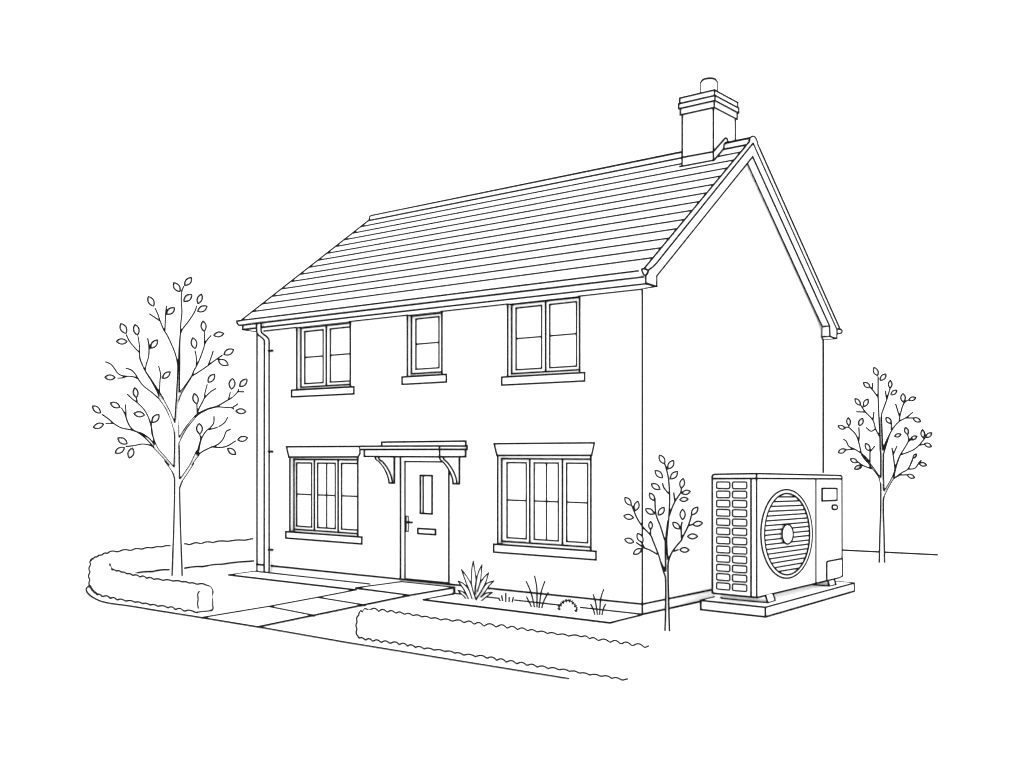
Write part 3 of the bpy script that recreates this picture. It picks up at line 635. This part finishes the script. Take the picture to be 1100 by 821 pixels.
lv_ = [(S1(a, b), S1(c, d)) for a, b, c, d in [(360, 65, 403, 138), (475, 108, 430, 180), (325, 190, 388, 250), (508, 198, 448, 260), (295, 297, 367, 343), (552, 253, 535, 335), (540, 375, 610, 357), (522, 425, 593, 420), (280, 370, 323, 433), (83, 405, 135, 470), (188, 435, 168, 515), (73, 555, 155, 570), (248, 498, 320, 540), (400, 485, 352, 550), (290, 598, 290, 665), (547, 500, 547, 587), (467, 605, 525, 660), (670, 483, 617, 547), (628, 625, 708, 610), (585, 720, 668, 718), (80, 742, 157, 765), (183, 693, 228, 768)]]
lv_ += [(S2(150, 115), S2(220, 72)), (S2(523, 80), S2(600, 82))]
tree((716.8, 678), 'smallest young tree with a thin trunk in front of the house corner', 'tree', 0, 716, .3, limbs, tw, lv_)

# tree behind on the right
V1 = zoom(895, 385, 7.139); V2 = zoom(895, 490, 6.84)
limbs = [(0, mp(V2, [(338, 785), (342, 600), (348, 400), (349, 230), (345, 195)]), 0, mp(V2, [(379, 785), (375, 600), (370, 400), (371, 320), (376, 295)]), 3),
  (0, mp(V2, [(349, 220), (350, 160), (349, 0)])+mp(V1, [(360, 700), (352, 480)]), 0, mp(V2, [(371, 320), (373, 258), (371, 0)])+mp(V1, [(384, 705), (375, 560), (368, 440)]), 0),
  (0, mp(V2, [(345, 195), (330, 150), (285, 90), (250, 45)]), 0, mp(V2, [(349, 160), (300, 90), (265, 45)]), 3),
  (0, mp(V2, [(376, 295), (405, 235), (442, 170)]), 0, mp(V2, [(373, 258), (425, 170), (450, 110)]), 3)]
tw = [mp(V2, [(250, 45), (215, 0)])+mp(V1, [(215, 725), (195, 640), (170, 580), (120, 530)]), mp(V2, [(265, 45), (245, 15)])+mp(V1, [(215, 728)]),
  mp(V2, [(349, 160), (349, 0)])+mp(V1, [(360, 700), (358, 600), (350, 430), (345, 290), (345, 140)]),
  mp(V2, [(373, 258), (370, 100), (371, 0)])+mp(V1, [(386, 740), (410, 655), (445, 560), (500, 490), (560, 455), (610, 415)]),
  mp(V1, [(440, 570), (400, 650), (383, 705), (376, 580), (370, 430)]), mp(V2, [(450, 110), (470, 50)])+mp(V1, [(490, 800), (515, 740), (575, 640), (572, 590)]), mp(V2, [(445, 160), (460, 90), (482, 20)])+mp(V1, [(515, 742)]),
  mp(V2, [(442, 170), (500, 125), (550, 95), (585, 25)]), mp(V1, [(590, 820), (610, 770)]),
  mp(V1, [(345, 300), (300, 240), (275, 215)]), mp(V1, [(303, 187), (300, 240)]), mp(V1, [(360, 610), (325, 540), (305, 475), (245, 410), (213, 362)]), mp(V1, [(178, 410), (245, 413)]),
  mp(V1, [(313, 410), (305, 475)]), mp(V1, [(253, 530), (290, 560), (325, 540)]), mp(V1, [(370, 430), (410, 320), (435, 235)]), mp(V1, [(400, 247), (410, 315)]),
  mp(V1, [(505, 490), (515, 430), (540, 350), (575, 320)]), mp(V1, [(478, 347), (510, 450)]), mp(V1, [(560, 458), (620, 458)]), mp(V1, [(445, 550), (447, 490)]),
  mp(V1, [(78, 622), (100, 635), (120, 675), (165, 697), (210, 725)]), mp(V1, [(100, 703), (165, 697)]), mp(V1, [(197, 530), (200, 600), (195, 640)]), mp(V1, [(120, 530), (95, 528)]),
  mp(V1, [(282, 835), (282, 720)]), mp(V1, [(320, 672), (282, 720)]), mp(V1, [(575, 640), (610, 615)]), mp(V1, [(520, 740), (610, 705), (660, 665), (705, 610)]), mp(V1, [(655, 668), (700, 660)]),
  mp(V2, [(455, 100), (442, 0)])+mp(V1, [(460, 740), (450, 683)]), mp(V1, [(490, 672), (460, 740)]), mp(V2, [(285, 95), (220, 70), (175, 38)]), mp(V2, [(550, 97), (600, 90), (630, 50), (650, 28)]),
  mp(V2, [(490, 140), (545, 138)]), mp(V2, [(445, 165), (490, 140)]), mp(V2, [(210, 65), (203, 88), (180, 98)])]
lv_ = [(V1(a, b), V1(c, d)) for a, b, c, d in [(312, 68, 342, 135), (405, 118, 362, 172), (438, 167, 437, 232), (490, 243, 442, 282), (232, 183, 283, 228), (167, 307, 210, 362), (267, 310, 235, 373), (535, 268, 537, 338), (578, 322, 635, 300), (612, 458, 673, 487), (405, 450, 445, 503), (115, 453, 122, 520), (35, 518, 93, 540), (226, 458, 200, 520), (470, 600, 522, 582), (553, 528, 573, 587), (590, 625, 645, 597), (685, 545, 690, 612), (710, 608, 758, 570), (700, 652, 755, 680), (37, 725, 98, 697), (248, 650, 280, 712), (130, 770, 187, 800), (640, 732, 612, 768)]]
lv_ += [(V2(155, 97), V2(208, 70)), (V2(632, 55), V2(688, 68)), (V2(543, 138), V2(600, 160))]
tree((947.3, 604.5), 'medium sparse leafy tree behind the large fan unit, right of the house', 'tree', 0, 947, .5, limbs, tw, lv_, lw=.86)
